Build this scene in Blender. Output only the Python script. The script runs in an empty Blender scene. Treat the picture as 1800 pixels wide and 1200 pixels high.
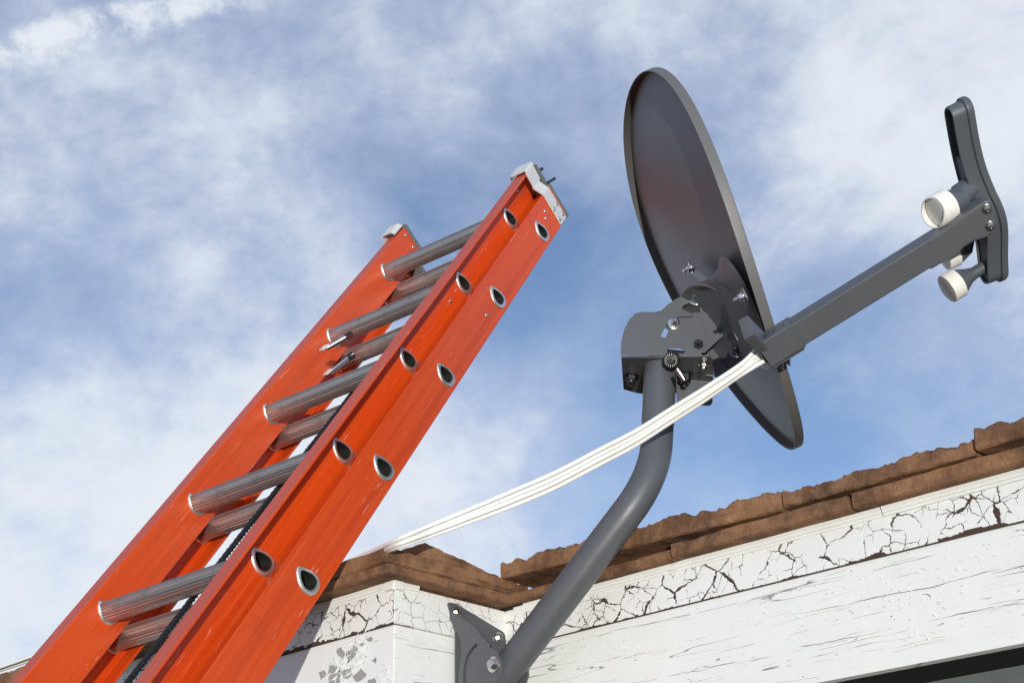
import bpy, bmesh, math, random
from mathutils import Vector, Matrix, noise
R = math.radians
random.seed(7)
scene = bpy.context.scene
COL = scene.collection

# ------------------------------------------------------------------ camera
EYE = Vector((0, 0, 1.65))
FPX = 2600.0                                   # focal length in pixels of the 1800 px wide photograph
# camera axes in the world (columns: right, down, forward)
CAM = Matrix(((0.7234, -0.3065, -0.6187), (0.6901, 0.2942, 0.6612), (-0.0206, -0.9053, 0.4244)))
def ray(px, py): return CAM @ Vector(((px-900)/FPX, (py-600)/FPX, 1.0))
def P(px, py, zc): return EYE + ray(px, py)*zc
def on_plane(px, py, q, n):
    d = ray(px, py); return EYE + d*((q-EYE).dot(n)/d.dot(n))
cd = bpy.data.cameras.new('camera'); cam = bpy.data.objects.new('camera', cd); COL.objects.link(cam)
rt, dn, fw = CAM.col[0].normalized(), CAM.col[1].normalized(), CAM.col[2].normalized()
m3 = Matrix((rt, -dn, -fw)).transposed()
cam.matrix_world = Matrix.Translation(EYE) @ m3.to_4x4()
cd.sensor_width = 36; cd.lens = FPX/1800*36; cd.clip_start = .05; cd.clip_end = 8000
scene.camera = cam

# ------------------------------------------------------------------ light, sky, exposure
scene.view_settings.view_transform = 'Standard'; scene.view_settings.look = 'None'
scene.view_settings.exposure = 0.0; scene.view_settings.gamma = 1
FLASH_DIR = ray(845, 1240).normalized()         # the way the light travels
sl = bpy.data.lights.new('camera_flash', 'SUN'); sl.energy = 3.6; sl.angle = R(0.6); sl.color = (1.0, 0.965, 0.91)  # parallel lamp standing in for the on-camera flash, aimed slightly upward
so = bpy.data.objects.new('camera_flash', sl); COL.objects.link(so)
so.rotation_euler = FLASH_DIR.to_track_quat('-Z', 'Y').to_euler(); so.location = (2, -3, 4)

w = bpy.data.worlds.new('World'); scene.world = w; w.use_nodes = True
NT = w.node_tree; NT.nodes.clear()
class G:
    """small helper for building node graphs"""
    def __init__(s, nt): s.nt = nt
    def n(s, t, **kw):
        o = s.nt.nodes.new(t)
        for k, v in kw.items(): setattr(o, k, v)
        return o
    def set(s, sock, v):
        if isinstance(v, bpy.types.NodeSocket): s.nt.links.new(v, sock)
        elif v is not None:
            try: sock.default_value = v
            except Exception: sock.default_value = tuple(v)+(1,)
    def math(s, op, a, b=None, c=None, clamp=False):
        o = s.n('ShaderNodeMath', operation=op); o.use_clamp = clamp
        s.set(o.inputs[0], a); s.set(o.inputs[1], b)
        if c is not None: s.set(o.inputs[2], c)
        return o.outputs[0]
    def vm(s, op, a, b=None):
        o = s.n('ShaderNodeVectorMath', operation=op); s.set(o.inputs[0], a)
        if b is not None: s.set(o.inputs[1], b)
        return o.outputs['Value'] if op in ('DOT_PRODUCT', 'LENGTH') else o.outputs[0]
    def noise(s, vec, scale, detail=4, rough=.55, dist=0, color=False, dims='3D'):
        o = s.n('ShaderNodeTexNoise', noise_dimensions=dims); s.set(o.inputs['Vector'], vec)
        o.inputs['Scale'].default_value = scale; o.inputs['Detail'].default_value = detail
        o.inputs['Roughness'].default_value = rough; o.inputs['Distortion'].default_value = dist
        return o.outputs['Color' if color else 'Fac']
    def step(s, v, a, b, lo=0., hi=1.):
        o = s.n('ShaderNodeMapRange', interpolation_type='SMOOTHSTEP')
        s.set(o.inputs['Value'], v); s.set(o.inputs['From Min'], a); s.set(o.inputs['From Max'], b)
        s.set(o.inputs['To Min'], lo); s.set(o.inputs['To Max'], hi); return o.outputs[0]
    def mix(s, f, a, b, mode='MIX'):
        o = s.n('ShaderNodeMix', data_type='RGBA', blend_type=mode)
        s.set(o.inputs[0], f); s.set(o.inputs[6], a); s.set(o.inputs[7], b); return o.outputs[2]
    def mapping(s, vec, scale=(1, 1, 1), rot=(0, 0, 0), loc=(0, 0, 0)):
        o = s.n('ShaderNodeMapping'); s.set(o.inputs['Vector'], vec)
        o.inputs['Scale'].default_value = scale; o.inputs['Rotation'].default_value = rot; o.inputs['Location'].default_value = loc
        return o.outputs[0]
    def bump(s, h, strength=.3, dist=.002, nrm=None):
        o = s.n('ShaderNodeBump'); s.set(o.inputs['Height'], h); o.inputs['Strength'].default_value = strength
        o.inputs['Distance'].default_value = dist
        if nrm is not None: s.set(o.inputs['Normal'], nrm)
        return o.outputs[0]
g = G(NT)
sky = g.n('ShaderNodeTexSky', sky_type='NISHITA'); sky.sun_disc = False
sky.sun_elevation = R(38); sky.sun_rotation = math.atan2(-FLASH_DIR.x, -FLASH_DIR.y); sky.altitude = 900
sky.air_density = 1.0; sky.dust_density = 0.2; sky.ozone_density = 2.5
bgs = g.n('ShaderNodeBackground'); g.set(bgs.inputs[0], sky.outputs[0]); bgs.inputs[1].default_value = 0.15
dirv = g.n('ShaderNodeTexCoord').outputs['Generated']
# cloud field on the dome of directions
def blob(px, py, r_in, r_out):
    d = ray(px, py).normalized()
    dp = g.vm('DOT_PRODUCT', dirv, tuple(d))
    return g.step(dp, math.cos(R(r_out)), math.cos(R(r_in)))
wv = g.noise(dirv, 3.2, 3, .5, 0, color=True)
wv = g.vm('SUBTRACT', wv, (.5, .5, .5))
warp = g.vm('ADD', dirv, g.vm('MULTIPLY', wv, (.07, .07, .07)))
big = g.noise(g.mapping(warp, (1, 1.0, 1.5), (0, .2, .5)), 4.2, 4, .5)
mid = g.noise(g.mapping(warp, (1.0, 1.25, 1.5), (.3, .1, .9)), 10, 9, .60, 0)
fine = g.noise(g.mapping(warp, (1, 1.3, 1.6)), 42, 7, .6, 0)
dens = g.math('ADD', g.math('MULTIPLY', big, .42), g.math('ADD', g.math('MULTIPLY', mid, .50), g.math('MULTIPLY', fine, .20)))
bias = [(150, 1100, 2, 12, .25), (80, 330, 2, 8, .09), (600, 200, 2, 7, .06), (1300, 60, 2, 6, .08), (60, 650, 2, 6, -.05), (900, 60, 1, 8, .06), (1700, 40, 1, 9, .24), (1500, 260, 1, 5, .05), (1650, 480, 1, 8, .10), (600, 900, 1, 8, .20),
        (500, 560, 1, 7, .07), (820, 290, .3, 3, .08), (950, 800, 1, 7, .04),
        (850, 430, .5, 5.5, -.21), (700, 330, .5, 4, -.07), (1050, 560, 1, 6.5, -.17), (1250, 880, 1, 8, -.15), (60, 540, .5, 4, -.10), (200, 300, .5, 5, -.03),
        (1000, 170, .5, 4, -.07), (1530, 700, 1, 7, -.17), (620, 90, .5, 4, -.03), (1450, 640, .5, 4, -.02)]
for px, py, ri, ro, a in bias:
    dens = g.math('ADD', dens, g.math('MULTIPLY', blob(px, py, ri, ro), a))
# a broken old contrail crossing the upper left
n0 = ray(-100, 112).cross(ray(460, -30)).normalized()
dist = g.math('ABSOLUTE', g.math('ADD', g.vm('DOT_PRODUCT', g.vm('ADD', dirv, g.vm('MULTIPLY', wv, (.02, .02, .02))), tuple(n0)),
                                 g.math('MULTIPLY', g.math('SUBTRACT', g.noise(dirv, 60, 5, .65), .5), .022)))
trail = g.math('MULTIPLY', g.step(dist, .019, .001), blob(120, 40, 6, 11))
trail = g.math('MULTIPLY', trail, g.step(g.noise(dirv, 38, 7, .62), .34, .66))
dens = g.math('ADD', dens, g.math('MULTIPLY', trail, .30))
dens = g.step(g.math('ADD', dens, .035), .20, .98)
thick = g.step(dens, .50, 1.0)
ccol = g.mix(thick, (.57, .65, .83, 1), (.79, .84, .91, 1))
bgc = g.n('ShaderNodeBackground'); g.set(bgc.inputs[0], ccol); bgc.inputs[1].default_value = 1.0
mx = g.n('ShaderNodeMixShader'); g.set(mx.inputs[0], dens)
NT.links.new(bgs.outputs[0], mx.inputs[1]); NT.links.new(bgc.outputs[0], mx.inputs[2])
NT.links.new(mx.outputs[0], g.n('ShaderNodeOutputWorld').inputs[0])

# ------------------------------------------------------------------ object helpers
ROOTLOC = {}
def tag(o, label=None, cat=None, group=None, kind=None):
    for k, v in (('label', label), ('category', cat), ('group', group), ('kind', kind)):
        if v: o[k] = v
    return o
def empty(name, mw, label, cat, group=None):
    o = bpy.data.objects.new(name, None); COL.objects.link(o)
    o.matrix_world = mw; ROOTLOC[o.name] = mw.copy(); o.empty_display_size = .1
    return tag(o, label, cat, group)
def obj(name, bm, mat, parent=None, smooth=35, world=True, mw=None, wn=True):
    """link a bmesh as ONE object; verts are in world space (world=True) or in the root's space"""
    base = Matrix()
    if parent is not None: base = ROOTLOC[parent.name]
    elif mw is not None: base = mw
    if world: bm.transform(base.inverted())
    bmesh.ops.recalc_face_normals(bm, faces=bm.faces)
    me = bpy.data.meshes.new(name); bm.to_mesh(me); bm.free()
    o = bpy.data.objects.new(name, me); COL.objects.link(o)
    if parent is not None: o.parent = parent; ROOTLOC[o.name] = base
    else: o.matrix_world = base; ROOTLOC[o.name] = base.copy()
    me.materials.append(mat)
    if smooth:
        for p in me.polygons: p.use_smooth = True
        me.set_sharp_from_angle(angle=R(smooth))
        if wn:
            md = o.modifiers.new('wn', 'WEIGHTED_NORMAL'); md.keep_sharp = True; md.weight = 80
    return o
def frame(o, x, y, z):
    m = Matrix((x, y, z)).transposed().to_4x4(); m.translation = o; return m
def box(bm, lo, hi, mw=Matrix(), bev=0.0, seg=2):
    r = bmesh.ops.create_cube(bm, size=1)
    c = (Vector(lo)+Vector(hi))/2; s = Vector(hi)-Vector(lo)
    for v in r['verts']: v.co = Vector((v.co.x*s.x, v.co.y*s.y, v.co.z*s.z))+c
    if bev:
        es = list({e for v in r['verts'] for e in v.link_edges})
        rr = bmesh.ops.bevel(bm, geom=es, offset=bev, segments=seg, affect='EDGES', profile=.5)
        vs = {v for f in rr['faces'] for v in f.verts}; vs |= {v for v in r['verts'] if v.is_valid}
        # collect the whole island
        seen = set(); st = [v for v in vs if v.is_valid]
        while st:
            v = st.pop()
            if v in seen: continue
            seen.add(v)
            for e in v.link_edges: st.append(e.other_vert(v))
        vs = seen
    else: vs = r['verts']
    for v in vs: v.co = mw @ v.co
def loft(bm, rings, caps=True, closed=True):
    vr = [[bm.verts.new(p) for p in r] for r in rings]
    n = len(vr[0])
    for a, b in zip(vr, vr[1:]):
        for i in range(n if closed else n-1):
            j = (i+1) % n
            try: bm.faces.new((a[i], a[j], b[j], b[i]))
            except ValueError: pass
    if caps:
        bm.faces.new(vr[0][::-1]); bm.faces.new(vr[-1])
    return vr
def frames_along(pts):
    pts = [Vector(p) for p in pts]; out = []
    t = (pts[1]-pts[0]).normalized(); up = Vector((0, 0, 1)) if abs(t.z) < .9 else Vector((0, 1, 0))
    x = t.cross(up).normalized()
    for i, p in enumerate(pts):
        t = (pts[min(i+1, len(pts)-1)]-pts[max(i-1, 0)]).normalized()
        x = (x-t*x.dot(t)).normalized(); out.append((p, x, t.cross(x)))
    return out
def tube(bm, pts, r, n=24, caps=True, wob=None):
    rs = []
    for k, (p, x, y) in enumerate(frames_along(pts)):
        rr = r[k] if isinstance(r, (list, tuple)) else r
        rs.append([p+(x*math.cos(2*math.pi*i/n)+y*math.sin(2*math.pi*i/n))*rr for i in range(n)])
    loft(bm, rs, caps)
def bez(p0, p1, p2, n=16):
    return [p0*(1-t)**2+p1*2*t*(1-t)+p2*t*t for t in [i/n for i in range(n+1)]]
def spline(ps, n=8):
    ps = [Vector(p) for p in ps]; q = [ps[0]*2-ps[1]]+ps+[ps[-1]*2-ps[-2]]; out = []
    for i in range(1, len(q)-2):
        a, b, c, d = q[i-1:i+3]
        for k in range(n):
            t = k/n
            out.append(.5*((2*b)+(c-a)*t+(2*a-5*b+4*c-d)*t*t+(3*b-a-3*c+d)*t**3))
    out.append(ps[-1]); return out
def lathe(bm, o, ax, prof, n=32, xref=None):
    ax = ax.normalized(); x = ax.orthogonal().normalized() if xref is None else (xref-ax*xref.dot(ax)).normalized(); y = ax.cross(x)
    loft(bm, [[o+ax*h+(x*math.cos(2*math.pi*i/n)+y*math.sin(2*math.pi*i/n))*max(r, 1e-5) for i in range(n)] for r, h in prof], True)
def fillet(pts, r, n=5):
    """round the corners of a 2-D polygon; r is one radius or a list"""
    out = []; m = len(pts)
    for i in range(m):
        a, b, c = Vector(pts[i-1]), Vector(pts[i]), Vector(pts[(i+1) % m])
        rr = r[i] if isinstance(r, (list, tuple)) else r
        u, v = (a-b), (c-b); lu, lv = u.length, v.length
        if rr <= 0 or lu < 1e-6 or lv < 1e-6: out.append(b); continue
        u /= lu; v /= lv; th = math.acos(max(-1, min(1, u.dot(v))))
        if th > 3.0: out.append(b); continue
        k = min(rr/math.tan(th/2), lu*.48, lv*.48)
        p0, p1 = b+u*k, b+v*k
        for j in range(n+1):
            t = j/n; out.append(p0*(1-t)**2+b*2*t*(1-t)+p1*t*t)
    return out
def plate_bm(outline, th, mw, holes=(), bev=.0006, tmp=[]):
    """flat plate with real holes: 2-D outline extruded +-th/2 about the frame's XY plane"""
    cu = bpy.data.curves.new('tmp', 'CURVE'); cu.dimensions = '2D'; cu.fill_mode = 'BOTH'
    cu.extrude = max(th/2-bev, 1e-4); cu.bevel_depth = bev; cu.bevel_resolution = 1; cu.offset = -bev
    for poly in [outline]+list(holes):
        s = cu.splines.new('POLY'); s.points.add(len(poly)-1); s.use_cyclic_u = True
        for pt, q in zip(s.points, poly): pt.co = (q[0], q[1], 0, 1)
    o = bpy.data.objects.new('tmp', cu); COL.objects.link(o)
    dg = bpy.context.evaluated_depsgraph_get(); me = bpy.data.meshes.new_from_object(o.evaluated_get(dg))
    bm = bmesh.new(); bm.from_mesh(me); bpy.data.meshes.remove(me)
    bpy.data.objects.remove(o); bpy.data.curves.remove(cu)
    bmesh.ops.remove_doubles(bm, verts=bm.verts, dist=1e-6)
    bm.transform(mw); return bm
def merge(bm, other):
    me = bpy.data.meshes.new('t'); other.to_mesh(me); other.free(); bm.from_mesh(me); bpy.data.meshes.remove(me)
def circ(cx, cy, r, n=20): return [(cx+r*math.cos(2*math.pi*i/n), cy+r*math.sin(2*math.pi*i/n)) for i in range(n)]
def pix_poly(pts, mw):
    """photograph outline points -> 2-D coordinates in a frame's plane"""
    q = mw.translation; n = mw.to_3x3().col[2]; inv = mw.inverted()
    return [tuple((inv @ on_plane(a, b, q, n))[:2]) for a, b in pts]

# ------------------------------------------------------------------ materials
def material(name): 
    m = bpy.data.materials.new(name); m.use_nodes = True; nt = m.node_tree
    return m, G(nt), nt.nodes['Principled BSDF']
def oc(g): return g.n('ShaderNodeTexCoord').outputs['Object']
def m_paint(name, col, rough=.42, var=.12, bump=.08, spec=.5, metal=0., sc=220, dirt=.0):
    m, g, b = material(name); v = oc(g)
    f = g.noise(v, 9, 5, .6); f2 = g.noise(v, 70, 3, .6)
    dark = tuple(c*(1-var) for c in col); lite = tuple(min(1, c*(1+var)) for c in col)
    c = g.mix(f, dark+(1,), lite+(1,))
    if dirt: c = g.mix(g.math('MULTIPLY', g.step(g.noise(v, 26, 6, .7), .52, .72), dirt), c, (.16, .14, .12, 1))
    g.set(b.inputs['Base Color'], c)
    g.set(b.inputs['Roughness'], g.math('ADD', rough-.06, g.math('MULTIPLY', f2, .12)))
    b.inputs['Specular IOR Level'].default_value = spec; b.inputs['Metallic'].default_value = metal
    if bump: g.set(b.inputs['Normal'], g.bump(g.noise(v, sc, 3, .6), bump, .0008))
    return m
GREY = m_paint('grey_powder_coat', (.082, .087, .094), .40, .10, .10, .5, sc=900, dirt=.10)
DISHG = m_paint('dish_back_paint', (.118, .115, .112), .50, .08, .04, .55, sc=500, dirt=.06)
PLASTG = m_paint('grey_plastic', (.075, .084, .095), .45, .06, .12, .45, sc=1200)
ZINC = m_paint('zinc_plated_steel', (.62, .61, .58), .22, .25, .05, .5, metal=1.0, sc=300)
DARKZ = m_paint('dark_plated_steel', (.10, .095, .10), .28, .3, .05, .5, metal=.9, sc=300)
BLACK = m_paint('black_plastic', (.012, .012, .014), .35, .2, .1)
ALU = m_paint('aluminium', (.52, .515, .50), .36, .16, .10, .5, metal=1.0, sc=260)
BRACK = m_paint('cast_aluminium_bracket', (.68, .67, .63), .50, .12, .04, .5, metal=.3, sc=60)
WHITEP = m_paint('ivory_plastic', (.74, .72, .66), .35, .03, .02, .5)
CABLE = m_paint('white_cable_jacket', (.80, .795, .75), .45, .04, .05, .5, dirt=.05)
# orange fibreglass: streaks run along the rail (local Y)
def m_orange():
    m, g, b = material('orange_fibreglass'); v = oc(g)
    st = g.noise(g.mapping(v, (130, 2.2, 130)), 1, 5, .6); st2 = g.noise(g.mapping(v, (420, 5, 420)), 1, 3, .6)
    c = g.mix(st, (.52, .042, .0025, 1), (.76, .092, .007, 1))
    band = g.noise(g.mapping(v, (34, 1.1, 34)), 1, 4, .6)
    c = g.mix(g.math('MULTIPLY', g.step(band, .50, .66), .40), c, (.42, .030, .002, 1))
    c = g.mix(g.math('MULTIPLY', g.step(g.noise(g.mapping(v, (210, 3.5, 210)), 1, 4, .6), .58, .70), .35), c, (.80, .14, .045, 1))
    dirt = g.math('MULTIPLY', g.step(g.noise(v, 14, 7, .68), .58, .76), .36)
    c = g.mix(dirt, c, (.33, .035, .012, 1))
    scr = g.noise(g.mapping(v, (330, 16, 330), (0, 0, .05)), 1, 3, .5)
    scr = g.math('MULTIPLY', g.step(scr, .665, .70), g.step(g.noise(v, 7, 4, .6), .50, .62))
    scr2 = g.noise(g.mapping(v, (60, 420, 260), (0, 0, .5)), 1, 2, .5)
    scr = g.math('ADD', scr, g.math('MULTIPLY', g.step(scr2, .68, .72), g.step(g.noise(v, 9, 3, .6), .56, .66)), clamp=True)
    c = g.mix(g.math('MULTIPLY', scr, .65), c, (.80, .42, .30, 1))
    blot = g.math('MULTIPLY', g.step(g.noise(v, 45, 4, .6), .70, .77), .7)
    c = g.mix(blot, c, (.22, .03, .012, 1))
    # weathered, chalky skin on the faces that look up to the sky all day
    gn = g.n('ShaderNodeNewGeometry').outputs['Normal']
    vt = g.n('ShaderNodeVectorTransform', vector_type='NORMAL', convert_from='WORLD', convert_to='OBJECT'); g.set(vt.inputs[0], gn)
    sx = g.n('ShaderNodeSeparateXYZ'); g.set(sx.inputs[0], vt.outputs[0])
    sp = g.n('ShaderNodeSeparateXYZ'); g.set(sp.inputs[0], v)
    up = g.math('MULTIPLY', g.step(sx.outputs[2], .75, .97), g.step(sp.outputs[2], .030, .0345))
    chalk = g.math('MULTIPLY', up, g.step(g.noise(g.mapping(v, (60, 9, 60)), 1, 5, .6), .15, .60, .22, .62))
    c = g.mix(chalk, c, (.36, .085, .070, 1))
    g.set(b.inputs['Base Color'], c)
    g.set(b.inputs['Roughness'], g.math('ADD', g.math('MULTIPLY', st2, .16), g.math('ADD', g.math('MULTIPLY', chalk, .25), .30)))
    b.inputs['Specular IOR Level'].default_value = .45
    g.set(b.inputs['Normal'], g.bump(g.math('ADD', st2, g.math('MULTIPLY', st, 1.2)), .12, .0006))
    return m
ORANGE = m_orange()
def m_rung():
    m, g, b = material('ribbed_aluminium'); v = oc(g)
    f = g.noise(g.mapping(v, (6, 120, 120)), 1, 4, .6); f2 = g.noise(v, 40, 5, .65)
    c = g.mix(f, (.36, .355, .35, 1), (.54, .53, .51, 1)); c = g.mix(g.math('MULTIPLY', g.step(f2, .5, .75), .5), c, (.20, .16, .14, 1))
    g.set(b.inputs['Base Color'], c); b.inputs['Metallic'].default_value = .92
    g.set(b.inputs['Roughness'], g.math('ADD', .26, g.math('MULTIPLY', f2, .2)))
    return m
RUNG = m_rung()
def m_knurl():
    m, g, b = material('knurled_ring'); v = oc(g)
    f = g.noise(v, 900, 2, .5)
    g.set(b.inputs['Base Color'], g.mix(f, (.56, .54, .50, 1), (.84, .83, .78, 1))); b.inputs['Metallic'].default_value = .85; b.inputs['Roughness'].default_value = .33
    g.set(b.inputs['Normal'], g.bump(f, .5, .0006)); return m
RING = m_knurl()
BORE = m_paint('shade_dark_bore', (.035, .036, .032), .5, .3, .1, .4, metal=.5)  # near-black colour paints in the shade inside the open rung ends
def m_tile(name='clay_tile', seed=0.):
    m, g, b = material(name); v = g.vm('ADD', oc(g), (seed, seed*.7, 0))
    a = g.noise(v, 11, 8, .65); c2 = g.noise(v, 55, 6, .7); d = g.noise(v, 260, 4, .7)
    c = g.mix(g.step(a, .34, .66), (.105, .052, .028, 1), (.285, .145, .072, 1))
    c = g.mix(g.math('MULTIPLY', g.step(c2, .46, .72), .45), c, (.34, .20, .12, 1))
    c = g.mix(g.math('MULTIPLY', g.step(g.noise(v, 34, 6, .7), .62, .80), .5), c, (.32, .25, .20, 1))
    c = g.mix(g.math('MULTIPLY', g.step(g.noise(g.mapping(v, (8, 8, 60)), 1, 5, .6), .56, .72), .7), c, (.045, .030, .024, 1))
    c = g.mix(g.math('MULTIPLY', g.step(d, .58, .72), .35), c, (.05, .025, .018, 1))
    g.set(b.inputs['Base Color'], c); b.inputs['Roughness'].default_value = .88; b.inputs['Specular IOR Level'].default_value = .25
    h = g.math('ADD', g.math('MULTIPLY', c2, 1.0), g.math('MULTIPLY', d, .45))
    g.set(b.inputs['Normal'], g.bump(h, .75, .004)); return m
TILE = m_tile(); TILE2 = m_tile('grey_weathered_tile', 3.3)
def white_base(g, v, along):
    f = g.noise(v, 6, 5, .6)
    c = g.mix(f, (.69, .69, .645, 1), (.79, .785, .745, 1))
    st = g.noise(g.mapping(v, (9, 9, 75)), 1, 5, .6)
    return g.mix(g.math('MULTIPLY', g.step(st, .55, .75), .10), c, (.50, .48, .43, 1))
def along_coords(g):
    v = oc(g); s = g.n('ShaderNodeSeparateXYZ'); g.set(s.inputs[0], v)
    u = g.math('ADD', s.outputs[0], s.outputs[1])            # runs along either wall direction
    c = g.n('ShaderNodeCombineXYZ'); g.set(c.inputs[0], u); g.set(c.inputs[1], s.outputs[2]); return v, c.outputs[0], u, s.outputs[2]
def m_crackle(zbot, fine=False):
    m, g, b = material('crackled_white_paint_fine' if fine else 'crackled_white_paint'); v, uv, u, z = along_coords(g)
    wob = g.vm('SUBTRACT', g.noise(uv, 24, 6, .62, color=True), (.5, .5, .5))
    q = g.vm('ADD', uv, g.vm('MULTIPLY', wob, (.034, .034, .0)))
    def vor(scale, sx=1.0):
        o = g.n('ShaderNodeTexVoronoi', feature='DISTANCE_TO_EDGE', voronoi_dimensions='2D')
        g.set(o.inputs['Vector'], g.mapping(q, (sx, 1, 1))); o.inputs['Scale'].default_value = scale; return o.outputs['Distance']
    A = vor(21 if not fine else 46, .85); B = vor(47 if not fine else 90)
    wa = g.math('SUBTRACT', g.math('MULTIPLY', g.step(g.noise(uv, 17, 3, .6), .37, .50), g.step(g.noise(g.mapping(uv, loc=(1, 5, 0)), 20, 2, .5), .40, .68, .012, .056 if not fine else .030)), .003)
    wb = g.math('SUBTRACT', g.math('MULTIPLY', g.step(g.noise(g.mapping(uv, loc=(4, 2, 0)), 16, 3, .6), .44 if not fine else .34, .56 if not fine else .5), .034 if not fine else 0), .003)
    ca = g.math('GREATER_THAN', g.math('SUBTRACT', wa, A), 0); cb = g.math('GREATER_THAN', g.math('SUBTRACT', wb, B), 0)
    ragged = g.math('ADD', zbot, g.math('MULTIPLY', g.step(g.noise(uv, 14, 5, .7), .47, .66), .0060))
    low = g.math('LESS_THAN', z, ragged)
    crack = g.math('MAXIMUM', ca, g.math('MAXIMUM', cb, low))
    sa = g.step(A, g.math('ADD', wa, -.01), g.math('ADD', wa, .09)); h = g.math('ADD', g.math('MULTIPLY', sa, .22), g.step(B, .0, .05, 0, .08))
    c = white_base(g, v, 0)
    c = g.mix(crack, c, g.mix(g.noise(v, 60, 3), (.030, .016, .012, 1) if not fine else (.12, .10, .085, 1), (.085, .045, .032, 1) if not fine else (.25, .23, .20, 1)))
    g.set(b.inputs['Base Color'], c)
    g.set(b.inputs['Roughness'], g.math('ADD', .42, g.math('MULTIPLY', crack, .4)))
    g.set(b.inputs['Normal'], g.bump(g.math('SUBTRACT', h, g.math('MULTIPLY', crack, 1.2)), .5, .0018)); return m
def m_board(name, flake=.5, splits=()):
    m, g, b = material(name); v, uv, u, z = along_coords(g)
    wob = g.math('MULTIPLY', g.math('SUBTRACT', g.noise(uv, 3.5, 3, .5), .5), .022)
    zz = g.math('ADD', z, wob)
    c3 = g.n('ShaderNodeCombineXYZ'); g.set(c3.inputs[0], g.math('MULTIPLY', u, 4.5)); g.set(c3.inputs[1], g.math('MULTIPLY', zz, 95)); q = c3.outputs[0]
    gr = g.noise(q, 1, 6, .62); line = g.step(gr, .625, .65)
    line = g.math('MULTIPLY', line, g.step(g.noise(uv, 9, 4, .6), .42, .60))
    c4 = g.n('ShaderNodeCombineXYZ'); g.set(c4.inputs[0], g.math('MULTIPLY', u, 1.1)); g.set(c4.inputs[1], g.math('MULTIPLY', zz, 24)); 
    r4 = g.math('ABSOLUTE', g.math('SUBTRACT', g.noise(c4.outputs[0], 1, 4, .45), .5))
    split = g.math('MULTIPLY', g.step(r4, .0042, .0010), g.step(g.noise(uv, 8, 4, .6), .47, .55))
    c5 = g.n('ShaderNodeCombineXYZ'); g.set(c5.inputs[0], g.math('MULTIPLY', u, 50)); g.set(c5.inputs[1], g.math('MULTIPLY', zz, 150))
    chn = g.noise(c5.outputs[0], 1, 4, .62, 1.0)
    area = g.step(g.noise(g.mapping(uv, loc=(3, 8, 0)), 9, 4, .6), .44, .62)
    chip = g.math('GREATER_THAN', g.math('ADD', chn, g.math('MULTIPLY', area, .070)), .725)
    for k, (z0, w0) in enumerate(splits):
        cu_ = g.n('ShaderNodeCombineXYZ'); g.set(cu_.inputs[0], u); cu_.inputs[1].default_value = k*3.7
        wv_ = g.math('MULTIPLY', g.math('SUBTRACT', g.noise(cu_.outputs[0], 7, 6, .6), .5), .016)
        dd = g.math('ABSOLUTE', g.math('SUBTRACT', z, g.math('ADD', wv_, z0)))
        ww = g.step(g.noise(g.mapping(cu_.outputs[0], loc=(9, 0, 0)), 9, 4, .6), .40, .66, -.0002, w0)
        split = g.math('MAXIMUM', split, g.math('LESS_THAN', dd, ww))
    c = white_base(g, v, 0)
    c = g.mix(g.math('MULTIPLY', line, .42), c, (.36, .34, .30, 1))
    c = g.mix(chip, c, g.mix(g.noise(uv, 90, 2), (.20, .185, .165, 1), (.38, .37, .35, 1)))
    c = g.mix(g.math('MULTIPLY', split, .8), c, (.16, .13, .11, 1))
    g.set(b.inputs['Base Color'], c); b.inputs['Roughness'].default_value = .48
    flk = g.noise(c5.outputs[0], .55, 5, .6)
    h = g.math('SUBTRACT', g.math('ADD', g.math('MULTIPLY', gr, .6), g.math('MULTIPLY', g.math('MULTIPLY', flk, area), flake*1.6)), g.math('ADD', g.math('ADD', chip, split), g.math('MULTIPLY', line, .7)))
    g.set(b.inputs['Normal'], g.bump(h, .45, .0018)); return m
BOARD = None
WHITE = m_paint('smooth_white_paint', (.73, .735, .71), .5, .05, .2, .4, sc=90)
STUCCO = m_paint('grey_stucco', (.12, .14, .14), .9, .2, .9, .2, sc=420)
DARKW = m_paint('shaded_timber', (.016, .015, .014), .9, .2, .4, .2)  # near-black colour carries the shade under the eave
PRIMER = m_paint('bare_grey_primer', (.30, .30, .285), .8, .12, .3, .2)
ROPE = m_paint('black_rope', (.010, .011, .016), .75, .3, .4, .3)

# ------------------------------------------------------------------ ground: level yard; unseen slope behind the camera shaped to let the light past
def grass_mat():
    m, g, b = material('dry_grass'); v = oc(g)
    c = g.mix(g.noise(v, .8, 6, .6), (.10, .11, .045, 1), (.22, .19, .10, 1)); g.set(b.inputs['Base Color'], c); b.inputs['Roughness'].default_value = .95
    g.set(b.inputs['Normal'], g.bump(g.noise(v, 25, 6, .7), .6, .03)); return m
bm = bmesh.new(); N = 60; gv = []
fh = Vector((FLASH_DIR.x, FLASH_DIR.y, 0)).normalized()
def gz(x, y):
    s = -(x*fh.x+y*fh.y)-4.5
    return 0.0 if s < 0 else -s*math.tan(R(24))
xs = [-2500, -900, -300, -120, -60, -30, -20]+[-15+i*1.0 for i in range(31)]+[20, 30, 60, 120, 300, 900, 2500]
gv = [[bm.verts.new((x, y, gz(x, y)+(0 if max(abs(x), abs(y)) < 3 else noise.noise(Vector((x*.3, y*.3, 0)))*.03))) for x in xs] for y in xs]
for j in range(len(xs)-1):
    for i in range(len(xs)-1): bm.faces.new((gv[j][i], gv[j][i+1], gv[j+1][i+1], gv[j+1][i]))
tag(obj('ground', bm, grass_mat(), smooth=60), kind='structure')

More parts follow.
